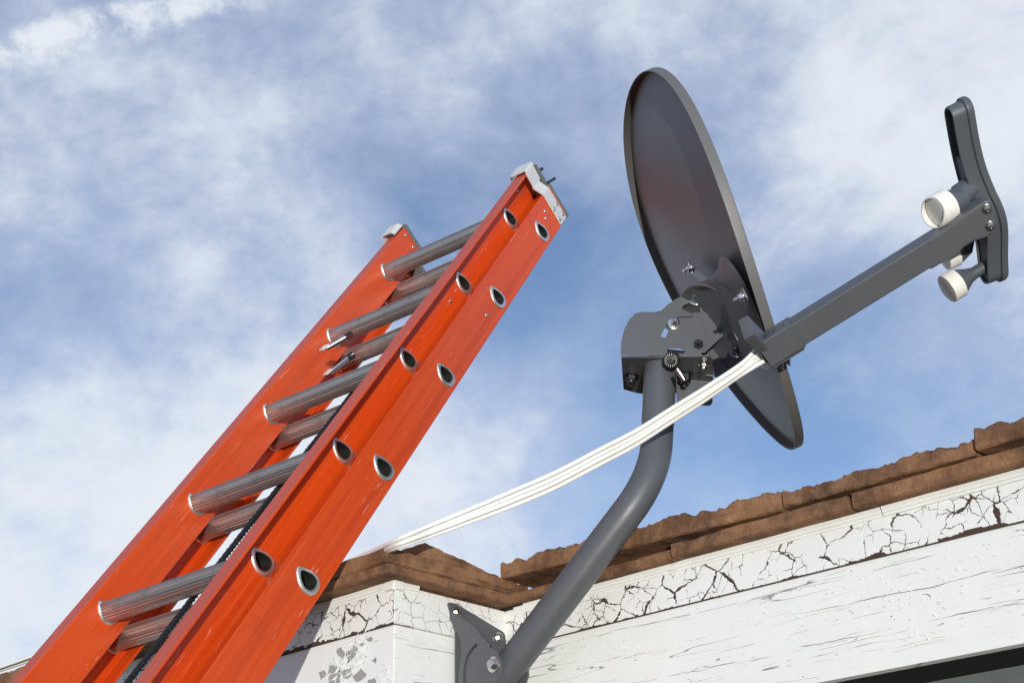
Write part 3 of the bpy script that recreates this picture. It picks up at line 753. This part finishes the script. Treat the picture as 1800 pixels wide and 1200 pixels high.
# near cheek: stands in the X-Z plane
ycheek = cy.y-.018
fc = frame(Vector((0, ycheek, 0)), Vector((1, 0, 0)), Vector((0, 0, 1)), Vector((0, -1, 0)))
ol = [(786, 1060), (797, 1076), (812, 1085), (838, 1103), (849, 1119), (862, 1131), (874, 1143), (881, 1160), (882, 1176), (877, 1192), (862, 1212), (840, 1230), (805, 1236), (808, 1180), (812, 1150), (811, 1124), (803, 1108), (788, 1082)]
arc = [(838, 1130), (829, 1139), (821, 1152), (817, 1168), (815, 1185), (816, 1205), (822, 1207), (821, 1187), (823, 1169), (827, 1154), (834, 1142), (841, 1134)]
hole = [(862, 1135), (864, 1134), (865, 1137), (863, 1139)]
cp = pix_poly(ol, fc)
obj('cheek_plate', plate_bm(fillet(cp, .004, 3), .0036, fc, [fillet(pix_poly(arc, fc), .001, 3), pix_poly(hole, fc)]), GREY, sat, 40)
fc2 = fc.copy(); fc2.translation = Vector((0, ycheek+.062, 0))
cp2 = [(862, 1150), (874, 1152), (881, 1160), (882, 1176), (877, 1192), (862, 1212), (840, 1230), (810, 1236)]
obj('cheek_plate', plate_bm(fillet(pix_poly(cp2, fc), .003, 3), .0036, fc2), GREY, sat, 40)

def bolt(pos, ax, parent=sat, r=.0075, h=.006, stud=.012, mat=ZINC, washer=True, dome=False, name='bolt', hexrot=0.):
    ax = ax.normalized(); bm = bmesh.new(); o = pos
    if washer: lathe(bm, o, ax, [(r*1.45, 0), (r*1.45, .0014), (r*1.3, .0018), (r*.6, .0018)], 28)
    x = ax.orthogonal().normalized(); y = ax.cross(x); k = .0016 if washer else 0
    def hx(rr, hh): return [o+ax*hh+(x*math.cos(math.pi/3*i+hexrot)+y*math.sin(math.pi/3*i+hexrot))*rr for i in range(6)]
    loft(bm, [hx(r, k), hx(r, k+h*.85), hx(r*.84, k+h)])
    if dome: lathe(bm, o+ax*(k+h), ax, [(r*.8, 0), (r*.72, h*.5), (r*.45, h*.85), (0, h)], 20)
    elif stud:
        prof = [(r*.48, 0)]; q = 0
        while q < stud: prof += [(r*.50, q), (r*.42, q+.0007)]; q += .0014
        prof += [(r*.40, stud), (0, stud)]
        lathe(bm, o+ax*(k+h), ax, prof, 18)
    return obj(name, bm, mat, parent, 32)
HN = Vector((0, -1, 0))
bolt(on_plane(868, 1167, Vector((0, ycheek-.002, 0)), HN), HN, r=.0088, h=.0075, stud=0, mat=ZINC)
bolt(on_plane(802, 1076, Vector((XS+.009, 0, 0)), Vector((1, 0, 0))), Vector((1, 0, 0)), r=.0062, h=.005, stud=0)
bolt(on_plane(876, 1120, Vector((XS+.009, 0, 0)), Vector((1, 0, 0))), Vector((1, 0, 0)), r=.0062, h=.005, stud=0)
# --- azimuth / elevation bracket
pside = pt_top+HH*.036
fs = frame(pside, EE, PZ, HH)
ol = [(1091, 625), (1092, 600), (1097, 580), (1106, 562), (1117, 551), (1128, 548.5), (1160, 549.5), (1222, 553), (1231, 558), (1237, 572), (1238, 590), (1236, 610), (1233, 625)]
arc = [(1161, 592), (1166, 580), (1173, 570), (1182, 562), (1195, 557), (1218, 555.5), (1218, 558.5), (1197, 561.5), (1186, 568), (1179, 576), (1174, 584), (1170, 594)]
obj('side_plate', plate_bm(fillet(pix_poly(ol, fs), [0]+[.006]*10+[.004, 0], 3), .0030, fs, [fillet(pix_poly(arc, fs), .0012, 3), fillet(pix_poly([(1174, 612), (1202, 612), (1204, 622), (1172, 622)], fs), .004, 4)]), GREY, sat, 40)
fb2 = frame(pside-PZ*.0+Vector((0, 0, 0)), EE, HH, -PZ)
zb = (on_plane(1160, 627, pside, HH)-pside).dot(PZ)
fb2.translation = pside+PZ*zb
ol = [(1092, 628), (1246, 625), (1252.5, 631), (1254, 678), (1250, 686), (1135, 692), (1118, 689), (1096, 683)]
obj('bottom_plate', plate_bm(fillet(pix_poly(ol, fb2), [.003, .004, .004, .004, .004, .004, .006, .003], 4), .0030, fb2), GREY, sat, 40)
bm = bmesh.new(); pc = on_plane(1160, 655, fb2.translation, PZ); lathe(bm, pc+PZ*.001, -PZ, [(.0315, 0), (.0315, .0035), (.0290, .0055), (.0270, .0058), (.0270, .0)], 48); obj('weld_ring', bm, GREY, sat, 50)
bm = bmesh.new(); box(bm, (-.016, -.006, -.012), (.016, .006, -.006), frame(on_plane(1188, 617, pside, HH), EE, PZ, HH), bev=.002); obj('clamp_block', bm, BLACK, sat, 40)
# far side flange and the hanging rear ear
zfar = HH*(-.078)
ff = frame(pside+zfar, EE, PZ, HH)
ol = [(1187, 640), (1252, 640), (1252.5, 708), (1248, 712.5), (1190, 712)]
obj('rear_flange', plate_bm(fillet(pix_poly(ol, ff), [.0, 0, .003, .003, .003], 4), .003, ff), GREY, sat, 40)
# inner cheek that carries the dish (behind the side plate)
fi = frame(pside-HH*.0055, EE, PZ, HH)
ol = [(1150, 560), (1150, 549), (1162, 546), (1172, 537), (1186, 527), (1201, 519), (1218, 518), (1232, 533), (1235, 546), (1282, 580.5), (1238, 621), (1200, 600)]
tri = [(1198, 543), (1202, 537), (1219, 530.5), (1229, 533), (1230.5, 549), (1215, 551)]
obj('elevation_plate', plate_bm(fillet(pix_poly(ol, fi), .003, 3), .0032, fi, [fillet(pix_poly(tri, fi), .0025, 3)]), GREY, sat, 40)
fj = frame(pside-HH*.050, EE, PZ, HH)
ol = [(1180, 560), (1196, 532), (1216, 522), (1236, 540), (1300, 596), (1312, 632), (1290, 655), (1262, 663), (1240, 660), (1235, 625), (1190, 610)]
obj('elevation_plate', plate_bm(fillet(pix_poly(ol, fj), .004, 3), .0032, fj), GREY, sat, 40)
# hardware
def sb(px, py, **k): return bolt(on_plane(px, py, pside+HH*.0016, HH), HH, **k)
sb(1185, 569, r=.0072, h=.006, stud=.007)
sb(1227, 606, r=.0085, h=.006, stud=.006, mat=DARKZ, washer=False)
def bb(px, py, **k): return bolt(on_plane(px, py, fb2.translation-PZ*.0016, PZ), -PZ, **k)
bb(1110, 661, r=.0100, h=.008, stud=0, mat=BLACK, dome=True)
bb(1237, 640, r=.0066, h=.0055, stud=0, dome=True)
bb(1204, 658, r=.0105, h=.014, stud=.007, mat=BLACK)
# fine-tuning knob with engraved white ticks
kp = on_plane(1181, 632, pside+HH*.020, HH); kax = (HH*.75+PZ*(-.5)+EE*(-.25)).normalized()
bm = bmesh.new(); prof = []
m = 60; x = kax.orthogonal().normalized(); y = kax.cross(x); rs = []
for hh, rr in ((-.012, .0120), (.0, .0134), (.005, .0134), (.0068, .0118)):
    rs.append([kp+kax*hh+(x*math.cos(2*math.pi*i/m)+y*math.sin(2*math.pi*i/m))*rr*(1-.06*((i//2) % 2)) for i in range(m)])
loft(bm, rs); knob = obj('adjuster_knob', bm, BLACK, sat, 30)
bm = bmesh.new()
for i in range(18):
    an = 2*math.pi*i/18; dr = x*math.cos(an)+y*math.sin(an); tt = kax.cross(dr)
    mwk = frame(kp+kax*.0070+dr*.0095, dr, tt, kax); box(bm, (-.0018, -.00032, -.0003), (.0018, .00032, .0004), mwk)
obj('dial_marks', bm, WHITEP, knob, 0)
bolt(kp+kax*.0068-x*.0, kax, parent=knob, r=.0062, h=.0045, stud=0, mat=ZINC, washer=False)
bm = bmesh.new(); q0 = P(1190, 648, 2.385); q1 = P(1203, 668, 2.382); tube(bm, [q0, q0.lerp(q1, .5), q1], [.0042, .0050, .0042], 12); obj('adjuster_screw', bm, ZINC, sat)

# --- cup that joins the bracket to the back of the dish
cc = D(-.013, .222*S/1.05, 0)
def tocup(px, py, z): # point on plane parallel to the dish at depth z
    return on_plane(px, py, D(0, 0, z), DF)
cupc = tocup(1272, 566, -.055); cm, cdd = (cupc-DC).dot(DM), (cupc-DC).dot(DD)
bm = bmesh.new(); n = 72; rs = []
for rr, z in ((.066, -.012), (.074, -.030), (.078, -.036), (.078, -.012+.0), ): pass
CE = P(1256, 575, (pside-EYE).dot(fw)+.030)                     # middle of the cup's open end
XM = (DM*.96+EE*.05).normalized(); CN = (-rt*.78-fw*.56+dn*.22); CN = (CN-XM*CN.dot(XM)).normalized(); YM = CN.cross(XM)
if YM.dot(DD) < 0: YM = -YM
def crow(t, grow):                                              # from the dish's back (t=0) to the open end (t=1)
    out = []
    for i in range(n):
        c, s_ = math.cos(2*math.pi*i/n), math.sin(2*math.pi*i/n)
        p0 = D(cm+(.095+grow)*c, cdd+(.085+grow)*s_, -.020); p1 = CE+XM*((.0775+grow)*c)+YM*((.0775+grow)*s_)
        out.append(p0.lerp(p1, t))
    return out
rs = [crow(-.02, .004), crow(.05, -.004), crow(.25, -.010), crow(.5, -.008), crow(.8, -.002), crow(.90, -.0005), crow(.93, .0018), crow(.975, .0026), crow(1.0, .0010), crow(1.005, -.0020), crow(.985, -.0045), crow(.9, -.0055), crow(.55, -.010), crow(.5, -.06)]
loft(bm, rs); cup = obj('mounting_cup', bm, GREY, sat, 60)
bm = bmesh.new(); lp_ = crow(1.0, .0012); tube(bm, lp_+[lp_[0]], .0026, 12, caps=False); obj('cup_lip', bm, DISHG, cup, 60)
for (px, py) in ((1217, 470), (1308, 520), (1236, 640), (1330, 600)):
    e = tocup(px, py, -.034); v = e-D(cm, cdd, -.034); L = v.length; vx = v.normalized(); vy = DF.cross(vx)
    fr = frame(D(cm, cdd, -.0345), vx, vy, -DF)
    pl = fillet([(.050, -.030), (L-.004, -.0135), (L+.014, -.011), (L+.014, .011), (L-.004, .0135), (.050, .030)], [0, .004, .008, .008, .004, 0], 4)
    obj('cup_ear', plate_bm(pl, .0034, fr), GREY, cup, 40)
    if (px, py) != (1330, 600) and (px, py) != (1236, 640): bolt(e-DF*.0022, -DF, r=.0066, h=.0055, stud=.008)
for (px, py) in ((1222, 527), (1293, 619)):
    bolt(on_plane(px, py, pside-HH*.003, HH), (HH-EE*.2), r=.0070, h=.0055, stud=.010, mat=DARKZ if px > 1250 else ZINC)

# --- feed arm
a0 = P(1352, 613, 2.255); a1 = P(1722, 384, 2.165); AX = (a1-a0).normalized()
vw = ((a0+a1)/2-EYE).normalized()
sv = (-vw-AX*(-vw).dot(AX)).normalized(); upv = AX.cross(sv)
if upv.dot(dn) > 0: upv = -upv
ph = R(18); SN = (sv*math.cos(ph)-upv*math.sin(ph)).normalized(); UN = (upv*math.cos(ph)+sv*math.sin(ph)).normalized()
def arm_frame(o): return frame(o, AX, UN, SN)
L = (a1-a0).length
def boxtube(x0, x1, hy, hz, t, mw, bev=.0015):
    bm = bmesh.new(); 
    po = fillet([(-hy, -hz), (hy, -hz), (hy, hz), (-hy, hz)], .0030, 3); pi_ = fillet([(-hy+t, -hz+t), (hy-t, -hz+t), (hy-t, hz-t), (-hy+t, hz-t)], .0018, 3)
    def ring(pl, x): return [mw @ Vector((x, q[0], q[1])) for q in pl]
    vr = loft(bm, [ring(pi_, x0), ring(po, x0), ring(po, x1), ring(pi_, x1)], caps=False)
    for k in range(len(vr[0])):
        bm.faces.new((vr[0][k], vr[0][(k+1) % len(vr[0])], vr[3][(k+1) % len(vr[0])], vr[3][k]))
    return bm
fa = arm_frame(a0)
obj('feed_arm', boxtube(.006, L-.02, .0196, .0180, .0018, fa), GREY, sat, 35)
sock = obj('arm_socket', boxtube(-.010, .050, .0217, .0200, .0022, fa), GREY, sat, 35)
bm = bmesh.new()
for k in range(3): lathe(bm, fa @ Vector((.006+.016*k, .0218, .002)), UN, [(.0026, 0), (.0026, .0003), (0, .0003)], 14)
obj('socket_hole', bm, BLACK, sock)
bm = bmesh.new(); box(bm, (-.006, -.0242, -.021), (.046, -.0218, .0215), fa, bev=.0008); box(bm, (-.004, -.030, -.020), (.03, -.0242, .004), fa, bev=.002); obj('socket_lip', bm, GREY, sock, 40)
for k in range(2): bolt(fa @ Vector((.000+.012*k, -.030, .000)), -UN, r=.0045, h=.004, stud=.004, mat=DARKZ)
# bracket leg from the cup to the socket, with its two screws
leg = frame(tocup(1327, 590, -.050), (fa @ Vector((-.004, .006, -.008))-tocup(1327, 590, -.050)).normalized(), UN, SN)
lx = leg.to_3x3().col[0]; ly = (UN-lx*UN.dot(lx)).normalized(); leg = frame(leg.translation, lx, ly, lx.cross(ly))
bm = bmesh.new(); box(bm, (-.03, -.024, -.009), (.052, .018, .009), leg, bev=.003); obj('socket_bracket', bm, GREY, sat, 40)
for (px, py) in ((1321, 573), (1329, 585)):
    bolt(P(px, py, 2.262), (upv*.6+sv*.8), r=.0048, h=.004, stud=.003)
# yoke at the far end
fy = frame(a1+SN*.0, AX, UN, SN)
ol = [(1630, 423), (1655, 408), (1677, 392), (1694, 378), (1730, 354), (1741, 353), (1747, 364), (1752, 401), (1747, 410), (1733, 418), (1712, 424), (1695, 434), (1682, 449), (1652, 465), (1634, 476)]
fyn = frame(a1+SN*.0182, AX, UN, SN)
pl = pix_poly(ol, fyn)
fym = frame(a1, AX, UN, SN)
obj('arm_yoke', plate_bm(fillet(pl, .004, 3), .0366, fym, bev=.0022), GREY, sat, 45)
for (px, py) in ((1735, 367), (1741, 397)):
    bolt(on_plane(px, py, a1+SN*.0188, SN), SN, r=.0048, h=.0035, stud=.0015)
# --- feed housing, parallel to the dish's long axis
hc = P(1712, 342, 2.205)
hm0, hd0, hz0 = (hc-DC).dot(DM), (hc-DC).dot(DD), (hc-DC).dot(DF)
LH = .1475
def hw(t):   # half width along the bar
    return .0190+.0105*math.exp(-((t+.035)/.055)**2)
def bar_outline(grow=0., hwk=1.0):
    out = []
    ts = [-LH+.02+i*(2*LH-.04)/24 for i in range(25)]
    R_ = [(t, (hw(t)*hwk+grow)) for t in ts]; r0 = R_[-1][1]; r1 = R_[0][1]
    top = [(ts[-1]+(.02+grow)*math.sin(a), r0*math.cos(a)) for a in [math.pi*i/12 for i in range(1, 12)]]
    bot = [(ts[0]-(.02+grow)*math.sin(a), -r1*math.cos(a)) for a in [math.pi*i/12 for i in range(1, 12)]]
    return R_+top+[(t, -h) for t, h in R_[::-1]]+bot
def bend(t): return .016*math.exp(-((t+.045)/.075)**2)       # the back swells out at the middle
def HP(m, d, z): return D(hm0+m, hd0+d, hz0+z+bend(m)+(.085*m if m > 0 else 0))
def shell(rings_spec):
    bm = bmesh.new(); rs = []
    for grow, z, cen in rings_spec:
        ol = bar_outline(grow) if grow > -1 else bar_outline(0)
        rs.append([HP(m*(1 if not cen else .02), d*(1 if not cen else .02), z) for m, d in ol])
    loft(bm, rs); return bm
hous = obj('feed_housing', shell([(-.0095, -.0035, 0), (-.0092, -.017, 0), (-.0085, -.0195, 0), (-.0070, -.0205, 0), (-.0052, -.0200, 0), (-.0042, -.018, 0), (-.0030, 0, 0), (-.0030, .006, 0)]), PLASTG, sat, 40)
cov = obj('housing_cover', shell([(-.004, .000, 0), (0, .001, 0), (.0008, .002, 0), (.0008, .009, 0), (-.001, .0120, 0), (-.005, .0132, 0)]), PLASTG, hous, 40)
bm = bmesh.new(); rs = []
for gr_, z in ((-.0098, -.004), (-.0098, -.0172), (-.0108, -.0182)):
    ol = [(m, d) for m, d in bar_outline(gr_) if m < .070]
    ol = [(m, d) for m, d in ol]
    rs.append([HP(m, d, z) for m, d in ol])
loft(bm, rs); obj('front_cover', bm, PLASTG, hous, 40)
# feeds: neck, horn and ivory cap
def feed(px, py, zc, capr, axis, neck_to, thick, nr=None):
    c = P(px, py, zc); nk = neck_to; ax = (c-nk).normalized() if axis is None else axis.normalized()
    bm = bmesh.new()
    d0 = (nk-c)
    q = [c-ax*(thick*.4), c-ax*(thick*.6+.004), c-ax*(thick*.6+.020), nk+(c-nk)*.35, nk]
    tube(bm, q, [capr*.90, capr*.86, nr or capr*.52, nr or capr*.40, nr or capr*.42], 36); nb = obj('feed_neck', bm, PLASTG, hous, 50)
    bm = bmesh.new(); pr = [(capr*.96, -thick*.62), (capr, -thick*.58), (capr, thick*.35), (capr*.97, thick*.46), (capr*.90, thick*.5), (capr*.5, thick*.54), (0, thick*.55)]
    lathe(bm, c, ax, pr, 48); cp_ = obj('feed_cap', bm, WHITEP, nb, 40)
    return c, ax
nk3 = HP(-.118, -.004, -.012)
axl = -DF
feed(1673, 503, (nk3-EYE).dot(fw)-.005, .0232, (axl+rt*.1+dn*.10-fw*.04), nk3, .019)
nk1 = HP(.012, .002, -.012)
c1 = P(1648, 369, (nk1-EYE).dot(fw)-.005)
AX1 = axl-rt*.1+dn*.12-fw*.20
feed(1655, 367, (nk1-EYE).dot(fw)-.018, .0255, AX1, nk1, .022, nr=.0185)
# rounded hood in front of the first feed
bm = bmesh.new(); ax = AX1.normalized(); cH = P(1655, 367, (nk1-EYE).dot(fw)-.018); x = (-dn-ax*(-dn).dot(ax)).normalized(); y = ax.cross(x); rs = []
for h, r, sh in ((.0095, .0250, 0), (.0125, .0250, 0), (.017, .0247, .002), (.0215, .0232, .004), (.0215, .0218, .004), (.017, .0232, .002), (.0125, .0232, 0)):
    row = []
    for i in range(48):
        an = 2*math.pi*i/48; lean = (.5+.5*math.cos(an-2.2)); hh = .0095+(h-.0095)*(lean**.7)
        row.append(cH+ax*hh+(x*math.cos(an)+y*math.sin(an))*r)
    rs.append(row)
loft(bm, rs, caps=False); obj('feed_hood', bm, WHITEP, hous, 60)
nk2 = HP(-.055, .004, -.012)
feed(1668, 449, (nk2-EYE).dot(fw)+.030, .0210, (axl), nk2+fw*.02, .018)

# ------------------------------------------------------------------ cables from the arm, over the roof edge
ends = [fa @ Vector((.03, .0085-.0072*i, .003*((i % 2)*2-1))) for i in range(4)]
offs = [(-3, -12), (-1, -4.2), (1, 4.2), (3, 12)]
labs = ['uppermost of the four white cables sagging from the dish arm to the roof edge', 'second white cable from the top of the four sagging to the roof edge',
        'third white cable from the top of the four sagging to the roof edge', 'lowest of the four white cables sagging from the dish arm to the roof edge']
for i in range(4):
    k = (i-1.5)
    def C_(px, py, zc, s=1.): return P(px-k*2.4*s, py+k*8.8*s, zc+.004*((i % 2)*2-1))
    pts = [ends[i], fa @ Vector((-.012, .009-.0068*i, .003*((i % 2)*2-1))), C_(1300, 651, 2.255, .85), C_(1240, 692, 2.27, .95), C_(1180, 730, 2.29, 1.05), C_(1115, 771, 2.31, 1.1), C_(1050, 805, 2.33, 1.15),
           C_(975, 844, 2.34, 1.15), C_(900, 876, 2.34, 1.1), C_(830, 904, 2.33, .95), C_(760, 931, 2.32, .8), C_(700, 954, 2.30, .6)]
    zt = Z(.736)
    for xx in (XQ-.10, XQ-.25, XQ-.45, XQ-.8, XQ-1.3, XQ-2.5, XQ-4.5):
        pts.append(Vector((xx, YQ+(.030 if xx > XQ-.6 else .012)+.009*i, zt+(-.004 if xx > XQ-.6 else .012)+.003*(i % 2)+.002*math.sin(xx*7+i)+(.006 if xx > XQ-.2 else 0))))
    bm = bmesh.new(); tube(bm, spline(pts, 10), .0036, 14)
    o = obj('coaxial_cable', bm, CABLE, mw=Matrix.Translation(pts[-8]))
    tag(o, labs[i], 'cable', 'white cables running from the dish arm')
